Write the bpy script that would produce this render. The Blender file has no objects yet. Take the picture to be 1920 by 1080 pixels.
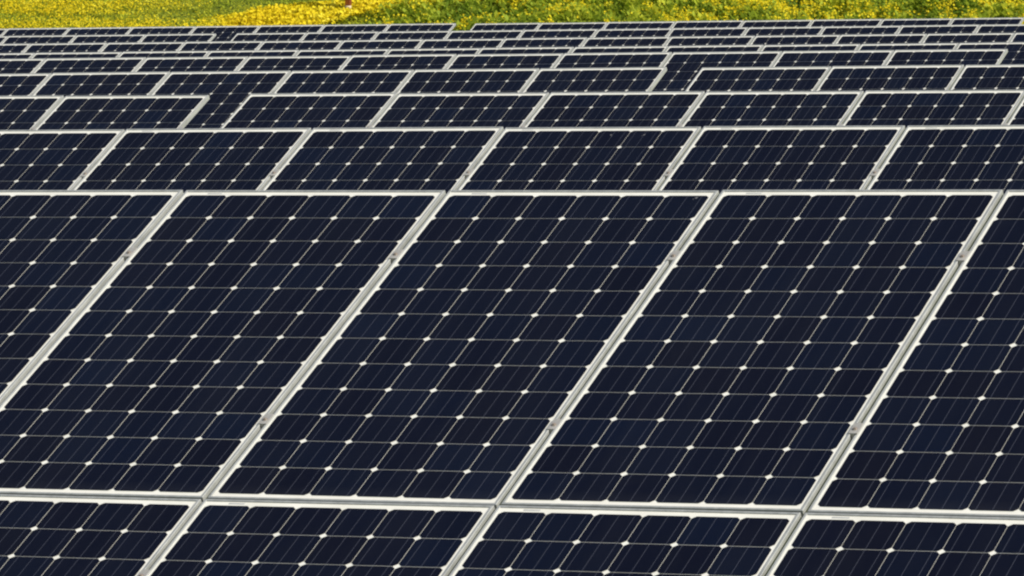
import bpy, math
import numpy as np
from mathutils import Matrix, Vector

sc = bpy.context.scene
COL = sc.collection
rng = np.random.default_rng(11)
CAM_H = 2.6                                   # eye height above the ground

# ------------------------------------------------------------------ helpers
def link(o, parent=None):
    COL.objects.link(o)
    if parent is not None:
        o.parent = parent
    return o

def mesh_from(name, verts, faces, mats, smooth=False, mat_idx=None):
    m = bpy.data.meshes.new(name)
    m.from_pydata([tuple(v) for v in verts], [], [tuple(f) for f in faces])
    for a in mats:
        m.materials.append(a)
    if mat_idx is not None:
        m.polygons.foreach_set('material_index', mat_idx)
    if smooth:
        m.polygons.foreach_set('use_smooth', [True] * len(m.polygons))
    m.update()
    return m

def box_vf(x0, x1, y0, y1, z0, z1, V, F):
    b = len(V)
    V += [(x0, y0, z0), (x1, y0, z0), (x1, y1, z0), (x0, y1, z0), (x0, y0, z1), (x1, y0, z1), (x1, y1, z1), (x0, y1, z1)]
    F += [(b, b+3, b+2, b+1), (b+4, b+5, b+6, b+7), (b, b+1, b+5, b+4), (b+1, b+2, b+6, b+5), (b+2, b+3, b+7, b+6), (b+3, b, b+4, b+7)]

def tag(o, label=None, cat=None, group=None, kind=None):
    if label: o['label'] = label
    if cat: o['category'] = cat
    if group: o['group'] = group
    if kind: o['kind'] = kind
    return o

class NT:
    """tiny node-tree helper"""
    def __init__(self, name):
        self.m = bpy.data.materials.new(name); self.m.use_nodes = True
        self.t = self.m.node_tree; self.b = self.t.nodes['Principled BSDF']
    def n(self, typ, **kw):
        o = self.t.nodes.new(typ)
        for k, v in kw.items(): setattr(o, k, v)
        return o
    def l(self, a, b): self.t.links.new(a, b)
    def math(self, op, a, b=None, c=None):
        o = self.n('ShaderNodeMath', operation=op)
        for i, v in enumerate((a, b, c)):
            if v is None: continue
            if isinstance(v, (int, float)): o.inputs[i].default_value = v
            else: self.l(v, o.inputs[i])
        return o.outputs[0]
    def ramp(self, fac, stops, interp='LINEAR'):
        r = self.n('ShaderNodeValToRGB'); r.color_ramp.interpolation = interp
        e = r.color_ramp.elements
        while len(e) < len(stops): e.new(.5)
        for el, (p, c) in zip(e, stops): el.position = p; el.color = (*c, 1)
        self.l(fac, r.inputs[0]); return r.outputs[0]
    def mix(self, fac, a, b):
        o = self.n('ShaderNodeMix', data_type='RGBA')
        for s, v in ((o.inputs[0], fac), (o.inputs[6], a), (o.inputs[7], b)):
            if isinstance(v, (int, float)): s.default_value = v
            elif isinstance(v, tuple): s.default_value = (*v, 1)
            else: self.l(v, s)
        return o.outputs[2]
    def noise(self, scale, detail=3, vec=None, rough=.5):
        o = self.n('ShaderNodeTexNoise'); o.inputs['Scale'].default_value = scale
        o.inputs['Detail'].default_value = detail; o.inputs['Roughness'].default_value = rough
        if vec is not None: self.l(vec, o.inputs['Vector'])
        return o.outputs[0]
    def set(self, **kw):
        for k, v in kw.items():
            self.b.inputs[k.replace('_', ' ')].default_value = v if not (isinstance(v, tuple) and len(v) == 3) else (*v, 1)

# ------------------------------------------------------------------ materials
def mat_cells():
    a = NT('silicon_cells')
    uv = a.n('ShaderNodeUVMap', uv_map='cell_uv').outputs[0]
    sx = a.n('ShaderNodeSeparateXYZ'); a.l(uv, sx.inputs[0]); u = sx.outputs[0]; v = sx.outputs[1]
    # three silver busbars per cell
    t = a.math('MULTIPLY', u, 3.0); t = a.math('FRACT', t); t = a.math('SUBTRACT', t, .5); t = a.math('ABSOLUTE', t)
    bus = a.math('LESS_THAN', t, .5 * .0013 * 3 / .125)
    # fine grid fingers: far below a pixel, they only lift the tone a little
    g = a.math('MULTIPLY', v, 56.0); g = a.math('FRACT', g); fing = a.math('LESS_THAN', g, .05)
    at = a.n('ShaderNodeAttribute', attribute_name='cell_id').outputs['Fac']
    oi = a.n('ShaderNodeObjectInfo').outputs['Random']
    wn = a.n('ShaderNodeTexWhiteNoise', noise_dimensions='2D')
    cv = a.n('ShaderNodeCombineXYZ'); a.l(a.math('MULTIPLY', at, 91.7), cv.inputs[0]); a.l(a.math('MULTIPLY', oi, 53.3), cv.inputs[1])
    a.l(cv.outputs[0], wn.inputs['Vector'])
    col = a.ramp(wn.outputs['Value'], [(0, (.0022, .0024, .0074)), (.3, (.0022, .0027, .0086)), (.65, (.0022, .0031, .0095)), (.9, (.0022, .0036, .0112)), (1, (.0022, .0041, .0130))])
    # the wafer is a touch uneven
    co = a.n('ShaderNodeTexCoord').outputs['Object']
    nz = a.noise(30, 4, co, .6)
    col = a.mix(a.math('MULTIPLY', a.math('SUBTRACT', nz, .42), .5), col, (.0048, .0048, .0078))
    col = a.mix(a.math('MULTIPLY', fing, .08), col, (.2, .2, .21))
    col = a.mix(a.math('MULTIPLY', bus, .25), col, (.20, .21, .26))
    so = a.n('ShaderNodeSeparateXYZ'); a.l(co, so.inputs[0])
    cmb = a.n('ShaderNodeVectorMath', operation='ADD'); a.l(co, cmb.inputs[0])
    ofs = a.n('ShaderNodeCombineXYZ'); a.l(a.math('MULTIPLY', oi, 37.0), ofs.inputs[0]); a.l(a.math('MULTIPLY', oi, 11.0), ofs.inputs[2]); a.l(ofs.outputs[0], cmb.inputs[1])
    mpd = a.n('ShaderNodeMapping'); mpd.inputs['Scale'].default_value = (9, 1.6, 1); a.l(cmb.outputs[0], mpd.inputs[0])
    film = a.ramp(a.noise(1.0, 5, mpd.outputs[0], .6), [(.40, (0, 0, 0)), (.75, (1, 1, 1))])
    edge = a.math('SUBTRACT', 1.0, a.math('MULTIPLY', so.outputs[1], 14.0)); edge = a.math('MAXIMUM', edge, 0.0)
    dust = a.math('ADD', a.math('MULTIPLY', film, .008), a.math('MULTIPLY', edge, .022))
    col = a.mix(dust, col, (.30, .30, .30))
    a.l(col, a.b.inputs['Base Color'])
    a.set(Roughness=.42, Coat_Weight=.17, Coat_Roughness=.09, Coat_IOR=1.33, Specular_IOR_Level=.05)
    return a.m

def mat_sheet():
    a = NT('white_backing_sheet')
    co = a.n('ShaderNodeTexCoord').outputs['Object']
    nz = a.noise(9, 4, co)
    a.l(a.ramp(nz, [(.25, (.64, .62, .54)), (.7, (.74, .72, .64))]), a.b.inputs['Base Color'])
    a.set(Roughness=.5, Coat_Weight=.4, Coat_Roughness=.1, Coat_IOR=1.35)
    return a.m

def mat_alu(name, c0, c1, metal=.35, rough=.5):
    a = NT(name)
    co = a.n('ShaderNodeTexCoord').outputs['Object']
    mp = a.n('ShaderNodeMapping'); mp.inputs['Scale'].default_value = (14, 3, 14); a.l(co, mp.inputs[0])
    nz = a.noise(3.0, 5, mp.outputs[0], .65)
    a.l(a.ramp(nz, [(.3, c0), (.68, c1)]), a.b.inputs['Base Color'])
    r = a.ramp(a.noise(40, 3, co), [(.3, (rough - .1,) * 3), (.7, (rough + .12,) * 3)])
    a.l(r, a.b.inputs['Roughness'])
    a.set(Metallic=metal)
    return a.m

def mat_plain(name, c, rough=.6, metal=0.0, var=.25, scale=20):
    a = NT(name)
    co = a.n('ShaderNodeTexCoord').outputs['Object']
    nz = a.noise(scale, 4, co)
    lo = tuple(x * (1 - var) for x in c); hi = tuple(min(1, x * (1 + var)) for x in c)
    a.l(a.ramp(nz, [(.3, lo), (.7, hi)]), a.b.inputs['Base Color'])
    a.set(Roughness=rough, Metallic=metal)
    return a.m

def mat_ground():
    a = NT('meadow_soil_and_turf')
    co = a.n('ShaderNodeTexCoord').outputs['Object']
    n1 = a.noise(.35, 5, co, .6); n2 = a.noise(14, 6, co, .7)
    c1 = a.ramp(n2, [(.3, (.050, .075, .014)), (.5, (.11, .15, .022)), (.72, (.20, .22, .03))])
    c2 = a.ramp(n2, [(.3, (.10, .13, .020)), (.5, (.20, .23, .028)), (.72, (.32, .32, .03))])
    a.l(a.mix(a.ramp(n1, [(.42, (0, 0, 0)), (.62, (1, 1, 1))]), c1, c2), a.b.inputs['Base Color'])
    a.set(Roughness=.95, Specular_IOR_Level=.1)
    bp = a.n('ShaderNodeBump'); bp.inputs['Strength'].default_value = .6; bp.inputs['Distance'].default_value = .05
    a.l(n2, bp.inputs['Height']); a.l(bp.outputs[0], a.b.inputs['Normal'])
    return a.m

def mat_tint(name, stops, trans=.25):
    a = NT(name)
    at = a.n('ShaderNodeAttribute', attribute_name='tint').outputs['Fac']
    col = a.ramp(at, stops)
    a.l(col, a.b.inputs['Base Color'])
    a.set(Roughness=.7, Specular_IOR_Level=.15)
    tr = a.n('ShaderNodeBsdfTranslucent'); a.l(col, tr.inputs[0])
    mx = a.n('ShaderNodeMixShader'); mx.inputs[0].default_value = trans
    a.l(a.b.outputs[0], mx.inputs[1]); a.l(tr.outputs[0], mx.inputs[2])
    out = a.t.nodes['Material Output']; a.l(mx.outputs[0], out.inputs[0])
    return a.m

M_CELL = mat_cells(); M_SHEET = mat_sheet()
M_FRAME = mat_alu('anodised_aluminium', (.30, .305, .29), (.43, .435, .41))
M_CLAMP = mat_alu('clamp_aluminium', (.33, .315, .285), (.45, .43, .39), .3, .5)
M_BOLT = mat_plain('weathered_bolt', (.33, .28, .235), .5, .3)
M_STRIP = mat_plain('grey_barcode_strip', (.42, .42, .40), .6)
M_GROUND = mat_ground()

# ------------------------------------------------------------------ the solar panel (6 x 12 cells, portrait)
C = .127; CELL = .1256; CELLY = .1245; PITCH = .8024222; GAP = .012
PW = PITCH - GAP; MU = (PW - 6 * C) / 2; MV = .0238; MVT = .0250; PL = 12 * C + MV + MVT   # margins: plain, and the wider one at the top
LIP = .008

def frame_mesh():
    prof = [(0, -.020), (0, .0010), (.0012, .0020), (.0066, .0020), (LIP, .0008), (LIP, -.0055), (.0018, -.0055), (.0018, -.0184), (.028, -.0184), (.028, -.020)]
    cor = [(0, 0, 1, 1), (PW, 0, -1, 1), (PW, PL, -1, -1), (0, PL, 1, -1)]
    V, F = [], []
    for cx, cy, sx, sy in cor:
        V += [(cx + sx * d, cy + sy * d, z) for d, z in prof]
    n = len(prof)
    for k in range(4):
        a, b = k * n, ((k + 1) % 4) * n
        for i in range(n):
            j = (i + 1) % n
            F.append((a + i, b + i, b + j, a + j))
    return mesh_from('frame', V, F, [M_FRAME])

def sheet_mesh():
    V, F = [], []
    box_vf(LIP - .002, PW - LIP + .002, LIP - .002, PL - LIP + .002, -.0050, -.0010, V, F)
    return mesh_from('backing_sheet', V, F, [M_SHEET])

def cells_mesh():
    h = CELL / 2; R = .0819
    leg = math.sqrt(R * R - h * h)
    a0 = math.atan2(leg, h); a1 = math.atan2(h, leg)
    ring = []
    for q in range(4):
        for t in np.linspace(a0, a1, 4):
            ang = q * math.pi / 2 + t
            ring.append((R * math.cos(ang), R * math.sin(ang)))
    n = len(ring); V, F, uvs, ids = [], [], [], []
    for i in range(6):
        for j in range(12):
            cx = MU + (i + .5) * C; cy = MV + (j + .5) * C; b = len(V)
            V += [(cx + x, cy + y * CELLY / CELL, 0) for x, y in ring]
            F.append(tuple(range(b, b + n)))
            uvs += [((x + h) / CELL, (y + h) / CELL) for x, y in ring]
            ids.append((i * 12 + j + .37) / 72)
    m = mesh_from('cell_array', V, F, [M_CELL])
    ul = m.uv_layers.new(name='cell_uv')
    ul.data.foreach_set('uv', np.array(uvs, np.float32).ravel())
    at = m.attributes.new('cell_id', 'FLOAT', 'FACE'); at.data.foreach_set('value', ids)
    return m

def strip_mesh():
    V, F = [], []
    box_vf(.073, .118, PL - .0190, PL - .0125, -.0012, -.0006, V, F)
    return mesh_from('barcode_strip', V, F, [M_STRIP])

def clamp_mesh():
    V, F = [], []
    w = GAP / 2 + .0060
    # top plate with slightly folded ends and the channel that drops into the seam
    box_vf(-w, w, -.024, .024, .0022, .0042, V, F)
    box_vf(-.0042, .0042, -.025, .025, -.0195, .0021, V, F)
    m = mesh_from('clamp', V, F, [M_CLAMP])
    return m

def bolt_mesh():
    V, F = [], []
    for r, z0, z1, n, ph in ((.0066, .0044, .0052, 16, 0), (.0046, .0053, .0082, 6, .3), (.0022, .0083, .0090, 8, 0)):
        b = len(V)
        for z in (z0, z1):
            V += [(r * math.cos(2 * math.pi * k / n + ph), r * math.sin(2 * math.pi * k / n + ph), z) for k in range(n)]
        F += [(b + k, b + (k + 1) % n, b + n + (k + 1) % n, b + n + k) for k in range(n)]
        F += [tuple(b + n + k for k in range(n)), tuple(b + n - 1 - k for k in range(n))]
    return mesh_from('bolt', V, F, [M_BOLT])

ME = dict(frame=frame_mesh(), sheet=sheet_mesh(), cells=cells_mesh(), strip=strip_mesh(), clamp=clamp_mesh(), bolt=bolt_mesh())

proto = bpy.data.objects.new('solar_panel', None)
p_frame = bpy.data.objects.new('frame', ME['frame'])
p_sheet = bpy.data.objects.new('backing_sheet', ME['sheet'])
p_cells = bpy.data.objects.new('cell_array', ME['cells'])
p_strip = bpy.data.objects.new('barcode_strip', ME['strip'])
p_clamp = bpy.data.objects.new('clamp', ME['clamp'])
p_bolt = bpy.data.objects.new('bolt', ME['bolt'])
proto.empty_display_size = .2
first = [True]

def place_panel(mat, label, strip=True, clamps=True):
    if first[0]:
        root, cp = proto, (lambda o: o)
        first[0] = False
        def cp(o, _used={}):
            if o.name in _used: return o.copy()
            _used[o.name] = 1; return o
        place_panel.cp = cp
    else:
        root = proto.copy()
    cp = place_panel.cp
    jit = Matrix.Translation((rng.uniform(-.0008, .0008), rng.uniform(-.0012, .0012), rng.uniform(-.0006, .0006))) @ Matrix.Rotation(math.radians(rng.uniform(-.10, .10)), 4, 'Y') @ Matrix.Rotation(math.radians(rng.uniform(-.05, .05)), 4, 'X') @ Matrix.Rotation(math.radians(rng.uniform(-.035, .035)), 4, 'Z')
    link(root); root.matrix_world = mat @ jit
    tag(root, label, 'solar panel', 'solar panels in tilted rows')
    for src in (p_frame, p_sheet, p_cells) + ((p_strip,) if strip else ()):
        o = cp(src); link(o, root)
    if clamps:
        for y in (PL - .353, PL - 1.200):
            c = cp(p_clamp); link(c, root); c.location = (PW + GAP / 2, y, 0)
            b = cp(p_bolt); link(b, c); b.location = (0, -.004, 0)
    return root

# ------------------------------------------------------------------ rows: origin, row direction, down-slope direction (eye at 0,0,0 here)
ROWS = {
 '1': ('cell', [-8.1906, 13.62153, -0.60654], [1.0, 0.0, 0.0], [0.0, -0.895211, -0.445643]),
 'L': ('cell', [-7.39255, 12.20951, -1.30945], [1.0, 0.0, 0.0], [0.0, -0.895211, -0.445643]),
 '2': ('cell', [-11.29328, 18.87045, -0.60159], [1.0, 0.000543, 0.000271], [0.000607, -0.893721, -0.448622]),
 '3l': ('cell', [-14.50371, 24.04231, -0.5963], [0.999999, -0.001463, -0.000728], [-0.001634, -0.895185, -0.445691]),
 '3': ('cell', [-14.3062, 24.08253, -0.59221], [0.999993, -0.003314, -0.001648], [-0.003701, -0.895636, -0.444773]),
 '4l': ('cell', [-17.58293, 29.29617, -0.58914], [0.999998, 0.001574, 0.000783], [0.001758, -0.895338, -0.445384]),
 '4': ('cell', [-17.38809, 29.32975, -0.59411], [0.999999, 0.001378, 0.000686], [0.00154, -0.895209, -0.445645]),
 '5': ('cell', [-20.63289, 34.54256, -0.58836], [1.0, 0.000175, 8.7e-05], [0.000195, -0.895465, -0.445132]),
 '6': ('edge', [-23.78218, 39.85116, -0.61856], [1.0, 0.000751, 0.000374], [0.000839, -0.89521, -0.445644]),
 '7': ('edge', [-26.81526, 45.03478, -0.61419], [1.0, -0.000241, -0.00012], [-0.000269, -0.895211, -0.445643]),
 '8l': ('edge', [-30.04739, 50.17107, -0.60271], [1.0, -8.2e-05, -4.1e-05], [-9.2e-05, -0.895211, -0.445643]),
 '8': ('edge', [-30.70726, 50.33738, -0.60549], [1.0, 2e-05, 1e-05], [2.2e-05, -0.895211, -0.445643]),
 '9l': ('edge', [-33.03057, 55.28298, -0.57983], [1.0, -0.000846, -0.000421], [-0.000945, -0.89521, -0.445644]),
 '9': ('edge', [-33.75323, 55.59374, -0.58737], [0.999999, -0.001414, -0.000704], [-0.001579, -0.895208, -0.445645]),
}
def axes(r):
    kind, P, U, V = ROWS[r]
    U = Vector(U).normalized(); V = Vector(V); V = (V - U * V.dot(U)).normalized()
    return kind, Vector(P) + Vector((0, 0, CAM_H)), U, V, U.cross(-V)

def panel_matrix(r, k):
    kind, P, U, V, N = axes(r)
    if kind == 'cell': o = P + U * (k * PITCH - MU) + V * (PL - MVT)
    else: o = P + U * (k * PITCH) + V * PL
    Y = -V
    return Matrix(((U.x, Y.x, N.x, o.x), (U.y, Y.y, N.y, o.y), (U.z, Y.z, N.z, o.z), (0, 0, 0, 1)))

ORD = 'first second third fourth fifth sixth seventh eighth ninth tenth eleventh twelfth thirteenth fourteenth fifteenth sixteenth seventeenth'.split()
# (row words, [(row key, panel indices)], parts shown)
LAYOUT = [
 ('upper tier of the front row', [('1', range(0, 5))], True, True),
 ('lower tier of the front row', [('L', range(0, 4))], True, True),
 ('second row from the front', [('2', range(0, 6))], True, True),
 ('third row from the front', [('3l', range(0, 2)), ('3', range(2, 8))], False, True),
 ('fourth row from the front', [('4l', range(0, 6)), ('4', range(6, 9))], False, True),
 ('fifth row from the front', [('5', range(0, 10))], False, False),
 ('sixth row from the front', [('6', range(0, 12))], False, False),
 ('seventh row from the front', [('7', range(0, 14))], False, False),
 ('row second from the meadow', [('8l', range(0, 4)), ('8', range(5, 16))], False, False),
 ('last row beside the meadow', [('9l', range(0, 8)), ('9', range(9, 17))], False, False),
]
SPECKS = {('1', 2): [(MU + 5.72 * C, PL - MVT - .014)], ('2', 3): [(MU + 3.45 * C, PL - MVT - .035), (MU + 4.5 * C, PL - MVT - .035)]}
def speck_mesh():
    V, F = [], []
    for cx, cy, r in ((0, 0, .0055), (.009, -.004, .002)):
        b = len(V)
        V += [(cx, cy, .0012)] + [(cx + r * (1 + .3 * math.sin(3 * t + cx * 90)) * math.cos(t), cy + r * (1 + .3 * math.cos(2 * t)) * math.sin(t), 0) for t in np.linspace(0, 2 * math.pi, 13)[:-1]]
        F += [(b, b + 1 + k, b + 1 + (k + 1) % 12) for k in range(12)]
    return mesh_from('bird_dropping', V, F, [mat_plain('dried_dropping', (.075, .075, .08), .9)])
ME['speck'] = speck_mesh()
for words, segs, strip, clamps in LAYOUT:
    total = sum(len(s[1]) for s in segs); idx = 0
    for si, (r, ks) in enumerate(segs):
        for q, k in enumerate(ks):
            pos = f'{ORD[idx]} from the left'
            if idx == 0: pos = 'leftmost'
            elif idx == total - 1: pos = 'rightmost'
            if len(segs) > 1 and si == 0 and q == len(ks) - 1: pos = 'just left of the gap'
            if len(segs) > 1 and si == 1 and q == 0: pos = 'just right of the gap'
            root = place_panel(panel_matrix(r, k), f'navy solar panel in the {words}, {pos}', strip, clamps)
            idx += 1
            for x, y in SPECKS.get((r, k), ()):
                o = bpy.data.objects.new('bird_dropping', ME['speck']); link(o, root)
                o.location = (x, y, .0006); o.rotation_euler = (0, 0, x * 40)

# the tables carry on past both sides of the photograph
for words, r, ks in (('upper tier of the front row', '1', (-1, 5)), ('lower tier of the front row', 'L', (-1, 4)), ('second row from the front', '2', (-1, 6))):
    for k, side in zip(ks, ('left', 'right')):
        place_panel(panel_matrix(r, k), f'navy solar panel in the {words}, outside the {side} edge')

# ------------------------------------------------------------------ ground: flat under the rows, then a meadow bank
def bank(Y):
    t = np.maximum(0, np.asarray(Y, float) - 57.5)
    rise = np.where(t < 1.5, .325 * t * t / 3.0, .325 * (t - .75))
    return np.where(rise < 6, rise, 6 + 14 * (1 - np.exp(-(rise - 6) / 14)))

xs = np.unique(np.concatenate([np.arange(-46, -14, .5), np.linspace(-300, 250, 80)]))
ys = np.unique(np.concatenate([np.arange(56, 70, .25), np.linspace(-60, 56, 30), np.linspace(70, 420, 50)]))
GX, GY = np.meshgrid(xs, ys)
def vnoise(x, y, seed):
    r = np.random.default_rng(seed); T = r.random((256, 256))
    xi = np.floor(x).astype(int); yi = np.floor(y).astype(int); fx = x - xi; fy = y - yi
    fx = fx * fx * (3 - 2 * fx); fy = fy * fy * (3 - 2 * fy)
    g = lambda a, b: T[a & 255, b & 255]
    return (g(xi, yi) * (1 - fx) + g(xi + 1, yi) * fx) * (1 - fy) + (g(xi, yi + 1) * (1 - fx) + g(xi + 1, yi + 1) * fx) * fy
def ground_z(X, Y):
    return bank(Y) + .05 * (vnoise(X * .8, Y * .8, 5) - .5) * np.clip((Y - 57) / 3, 0, 1)
GZ = ground_z(GX, GY)
nx, ny = len(xs), len(ys)
gv = np.stack([GX.ravel(), GY.ravel(), GZ.ravel()], 1)
gf = [(j * nx + i, j * nx + i + 1, (j + 1) * nx + i + 1, (j + 1) * nx + i) for j in range(ny - 1) for i in range(nx - 1)]
tag(link(bpy.data.objects.new('ground', mesh_from('ground', gv, gf, [M_GROUND], smooth=True))), kind='structure')

# ------------------------------------------------------------------ meadow plants on the bank
RX, RY = .928, .372                               # across the bank, as one looks up it
def lateral(X, Y): return (X * RX + Y * RY)
def sstep(a, b, x):
    t = np.clip((x - a) / (b - a), 0, 1); return t * t * (3 - 2 * t)
Y0, Y1 = 62.4, 68.0

def yellow_density(l, Y):
    """how thickly the flowers stand: a dense golden swathe that runs up the bank, thin lawn to its left, weedy clumps to its right"""
    h = (Y - 63.85) / .95                           # 0 at the lowest strip in view
    wob = .35 * (vnoise(l * 1.3, Y * 3, 21) - .5)
    hi = np.interp(l, [-8.6, -7.3, -6.2, -5.9], [.15, .72, .82, 1.3]) + wob * .6
    lo = np.interp(l, [-8.6, -6.9, -5.9, -4.8, -3.7], [-1, -.25, .55, .86, 1.05]) + wob * .35
    band = sstep(-.08, .08, hi - h) * sstep(-.07, .07, h - lo) * sstep(-8.8, -7.6, l) * (1 - sstep(-3.9, -3.2, l) * (h < 1.4))
    st = .65 * vnoise(l * .75, Y * 4.5, 31) + .35 * vnoise(l * 2.6, Y * 9, 33)
    left = (1 - sstep(-8.9, -8.0, l)) * np.clip(.12 + .62 * sstep(.45, .68, st) + .7 * np.exp(-((h - .95) / .30) ** 2 - ((l + 10.2) / .8) ** 2) + .45 * np.exp(-((h - 1.1) / .14) ** 2) + .75 * np.exp(-((h - .02) / .17) ** 2) * sstep(-10.2, -9.0, l), 0, 1)
    cl = .42 * vnoise(l * 6, Y * 5, 41) + .58 * vnoise(l * 1.7, Y * 5, 42)
    right = sstep(-6.4, -5.6, l) * (.05 + .95 * sstep(.52, .70, cl))
    patch = np.exp(-((l + .25) / .8) ** 2 - ((h - .22) / .28) ** 2) + .8 * np.exp(-((l - 1.9) / .55) ** 2 - ((h - .6) / .3) ** 2) + .45 * np.exp(-((l + 4.6) / .9) ** 2 - ((h - .05) / .18) ** 2)
    calm = np.exp(-((l - 1.0) / .35) ** 2)
    right = right * (1 - .7 * calm) + .75 * patch * sstep(.3, .6, vnoise(l * 5, Y * 5, 47) + .2)
    return np.clip(np.maximum(np.maximum(band, left), right * (1 - band)), 0, 1), band

def scatter(n):
    Y = Y0 + (Y1 - Y0) * rng.random(n)
    l = -12.6 + 17.2 * rng.random(n)
    X = (l - Y * RY) / RX
    return X, Y, l

def leaf_quads(X, Y, Z, length, width, lean, curl):
    n = len(X); az = rng.random(n) * 2 * math.pi
    d = np.stack([np.cos(az) * np.sin(lean), np.sin(az) * np.sin(lean), np.cos(lean)], 1)
    s = np.stack([-np.sin(az), np.cos(az), np.zeros(n)], 1)
    b = np.stack([X, Y, Z], 1)
    mid = b + d * (length * .55)[:, None]
    tip = b + d * length[:, None] + np.stack([np.cos(az) * curl, np.sin(az) * curl, -.5 * curl], 1)
    w = s * width[:, None]
    V = np.stack([b, mid - w, tip, mid + w], 1).reshape(-1, 3)
    return V, 4

def disc_faces(c, nrm, r, k):
    n = len(c)
    a = np.cross(nrm, np.array([.3, .1, .9])); a /= np.linalg.norm(a, axis=1)[:, None] + 1e-9
    b = np.cross(nrm, a)
    ph = rng.random(n) * 6.28
    V = []
    for i in range(k):
        t = ph + 2 * math.pi * i / k; rr = r * (1 if i % 2 == 0 else .72)
        V.append(c + a * (np.cos(t) * rr)[:, None] + b * (np.sin(t) * rr)[:, None])
    return np.stack(V, 1).reshape(-1, 3), k

def fast_mesh(name, parts, mat):
    """parts: list of (verts, k, tints) - many small k-gons in one mesh"""
    nv = sum(len(v) for v, _, _ in parts); np_ = sum(len(v) // k for v, k, _ in parts)
    m = bpy.data.meshes.new(name); m.vertices.add(nv); m.loops.add(nv); m.polygons.add(np_)
    co = np.concatenate([v for v, _, _ in parts]).astype(np.float32)
    m.vertices.foreach_set('co', co.ravel()); m.loops.foreach_set('vertex_index', np.arange(nv, dtype=np.int32))
    tot = np.concatenate([np.full(len(v) // k, k, np.int32) for v, k, _ in parts])
    st = np.concatenate([[0], np.cumsum(tot)[:-1]]).astype(np.int32)
    m.polygons.foreach_set('loop_start', st)
    m.update(calc_edges=True)
    at = m.attributes.new('tint', 'FLOAT', 'FACE')
    at.data.foreach_set('value', np.concatenate([t for _, _, t in parts]).astype(np.float32))
    m.materials.append(mat); m.validate(); m.update()
    return m

M_LEAF = mat_tint('meadow_leaves', [(0, (.060, .110, .018)), (.3, (.15, .25, .028)), (.6, (.36, .44, .038)), (.85, (.56, .57, .045)), (1, (.66, .62, .055))], .5)
M_FLOWER = mat_tint('yellow_petals', [(0, (.66, .50, .010)), (.35, (.72, .56, .012)), (.75, (.78, .65, .020)), (1, (.82, .74, .08))], .40)

def build_meadow():
    leafp, flowp = [], []
    # turf and weeds
    X, Y, l = scatter(260000)
    dens, band = yellow_density(l, Y)
    weedy = sstep(-6.3, -5.5, l) * (1 - band)
    clump = .5 * vnoise(l * 3.5, Y * 3, 51) + .5 * vnoise(l * 9, Y * 7, 52)
    keep = rng.random(len(X)) < np.where(weedy > .5, .25 + .95 * sstep(.35, .6, clump), .8)
    X, Y, l, weedy, clump, band = (a[keep] for a in (X, Y, l, weedy, clump, band))
    hgt = np.where(weedy > .5, .07, .045) + .03 * rng.random(len(X)) + weedy * (.03 + .16 * sstep(.35, .75, clump)) + band * .05
    z = ground_z(X, Y)
    up = rng.random(len(X)) ** .8 * hgt
    length = np.where(rng.random(len(X)) < .5, .05 + .05 * rng.random(len(X)), .028 + .03 * rng.random(len(X))) * (.75 + .55 * weedy)
    width = length * (.09 + .16 * rng.random(len(X)) * (1 + .6 * weedy))
    V, k = leaf_quads(X, Y, z + up * .75, length, width, np.where(weedy > .5, .3 + 1.1 * rng.random(len(X)), .7 + .85 * rng.random(len(X))), .012 * rng.random(len(X)))
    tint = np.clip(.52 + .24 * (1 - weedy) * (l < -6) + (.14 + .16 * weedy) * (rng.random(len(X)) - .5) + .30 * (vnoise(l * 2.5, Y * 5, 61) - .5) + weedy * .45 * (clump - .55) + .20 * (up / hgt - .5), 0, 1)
    leafp.append((V, k, tint))
    # flower heads
    X, Y, l = scatter(340000)
    dens, band = yellow_density(l, Y)
    keep = rng.random(len(X)) < dens * np.where(band > .35, 1, np.where(l < -7.5, .95, .42 + .5 * np.clip(dens - .6, 0, .4)))
    X, Y, l, band = (a[keep] for a in (X, Y, l, band))
    n = len(X); weedy = sstep(-6.3, -5.5, l) * (1 - band)
    clump = .5 * vnoise(l * 3.5, Y * 3, 51) + .5 * vnoise(l * 9, Y * 7, 52)
    z = ground_z(X, Y) + np.where(l < -7.6, .045, .075) + .05 * rng.random(n) + weedy * (.03 + .15 * sstep(.35, .75, clump) * rng.random(n) ** .4) + band * .05 * rng.random(n)
    nr = np.stack([.75 * rng.normal(size=n) + .15, .75 * rng.normal(size=n) - .35, .55 + .5 * rng.random(n)], 1); nr /= np.linalg.norm(nr, axis=1)[:, None]
    r = np.where(l < -7.8, .007 + .007 * rng.random(n), .0085 + .0095 * rng.random(n)) * (1 + .75 * band)
    V, k = disc_faces(np.stack([X, Y, z], 1), nr, r, 8)
    tint = np.clip(.5 + .55 * (rng.random(n) - .5) + .5 * (vnoise(l * 3, Y * 3, 71) - .5), 0, 1)
    flowp.append((V, k, tint))
    # stalks under some of the flowers
    s = rng.random(n) < .25
    V, k = leaf_quads(X[s], Y[s], z[s] - .085, np.full(s.sum(), .085), np.full(s.sum(), .0022), .12 * rng.random(s.sum()), np.zeros(s.sum()))
    leafp.append((V, k, .35 + .3 * rng.random(s.sum())))
    tag(link(bpy.data.objects.new('meadow_grass', fast_mesh('meadow_grass', leafp, M_LEAF))), 'green grass and weeds growing on the bank behind the panels', 'grass', kind='stuff')
    tag(link(bpy.data.objects.new('yellow_flowers', fast_mesh('yellow_flowers', flowp, M_FLOWER))), 'yellow wild flowers covering the grassy bank behind the panels', 'flowers', kind='stuff')
build_meadow()

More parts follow.
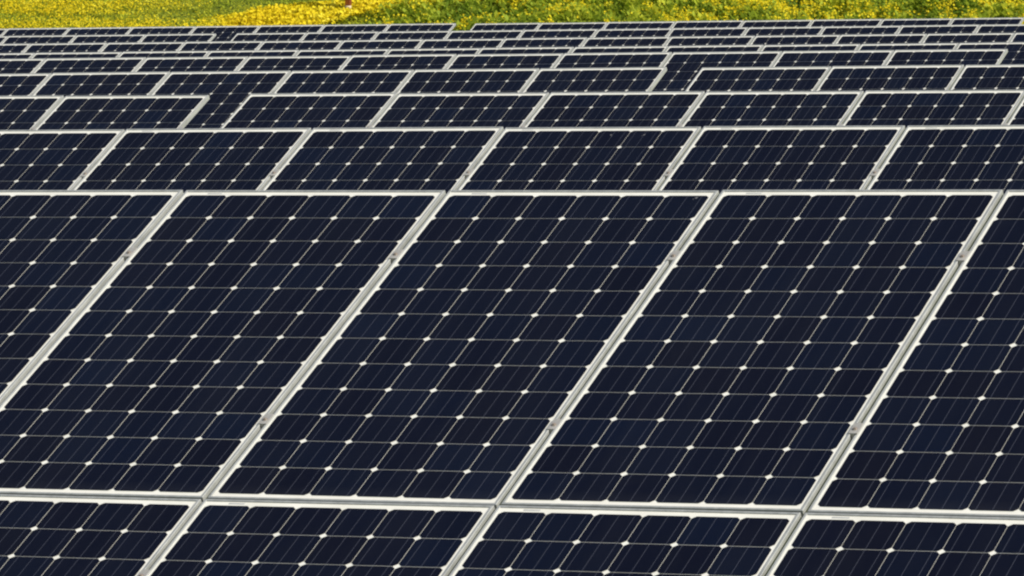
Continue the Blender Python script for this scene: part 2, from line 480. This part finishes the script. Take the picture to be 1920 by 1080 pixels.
# ------------------------------------------------------------------ the reddish post with a pale foot among the flowers
def lathe(prof, n=20):
    V, F = [], []
    for r, z in prof:
        V += [(r * math.cos(2 * math.pi * k / n), r * math.sin(2 * math.pi * k / n), z) for k in range(n)]
    for i in range(len(prof) - 1):
        F += [(i * n + k, i * n + (k + 1) % n, (i + 1) * n + (k + 1) % n, (i + 1) * n + k) for k in range(n)]
    F.append(tuple(range(n - 1, -1, -1))); F.append(tuple((len(prof) - 1) * n + k for k in range(n)))
    return V, F
M_POST = mat_plain('red_brown_paint', (.44, .13, .075), .6, 0, .2, 18)
M_FOOT = mat_plain('pale_cream_paint', (.56, .47, .30), .6, 0, .1, 18)
PX, PY = -32.54, 64.4
post = link(bpy.data.objects.new('marker_post', None)); post.location = (PX, PY, float(ground_z(np.array([PX]), np.array([PY]))[0]))
tag(post, 'reddish brown post with a pale foot standing in the yellow flowers', 'post')
V, F = lathe([(.044, .161), (.044, 1.10), (.040, 1.125), (.022, 1.14), (.004, 1.145)])
link(bpy.data.objects.new('shaft', mesh_from('shaft', V, F, [M_POST], True)), post)
V, F = lathe([(.049, -.1), (.049, .148), (.0475, .158), (.038, .160)])
link(bpy.data.objects.new('foot_band', mesh_from('foot_band', V, F, [M_FOOT], True)), post)

# ------------------------------------------------------------------ light
SUN_EL = math.radians(40); sh = Vector((.98, -.15)).normalized()
to_sun = Vector((sh.x * math.cos(SUN_EL), sh.y * math.cos(SUN_EL), math.sin(SUN_EL)))
sl = bpy.data.lights.new('sun', 'SUN'); sl.energy = 4.2; sl.angle = math.radians(.53); sl.color = (1, .95, .86)
so = link(bpy.data.objects.new('sun', sl)); so.rotation_euler = to_sun.to_track_quat('Z', 'Y').to_euler(); so.location = to_sun * 80
w = bpy.data.worlds.new('World'); sc.world = w; w.use_nodes = True
nt = w.node_tree; bg = nt.nodes['Background']; sky = nt.nodes.new('ShaderNodeTexSky')
sky.sky_type = 'NISHITA'; sky.sun_disc = False; sky.sun_elevation = SUN_EL; sky.sun_rotation = math.atan2(sh.x, sh.y)
nt.links.new(sky.outputs[0], bg.inputs[0]); bg.inputs[1].default_value = .07

# ------------------------------------------------------------------ camera: a long lens, the photograph is an off-centre crop of its frame
cd = bpy.data.cameras.new('camera'); co = link(bpy.data.objects.new('camera', cd)); sc.camera = co
R = ((.9281443, -.0018249, .372216), (.3718696, .0479596, -.9270453), (-.0161595, .9988476, .045192))
m4 = Matrix(R).to_4x4(); m4.translation = (0, 0, CAM_H); co.matrix_world = m4
cd.sensor_width = 36; cd.lens = 10488.895 / 1920 * 36
cd.shift_x = (960 - 1565.31) / 1920; cd.shift_y = (406.826 - 540) / 1920
cd.clip_start = .1; cd.clip_end = 2000

sc.view_settings.view_transform = 'Standard'; sc.view_settings.look = 'None'
sc.view_settings.exposure = .55; sc.view_settings.gamma = 1
sc.cycles.filter_width = 2.2
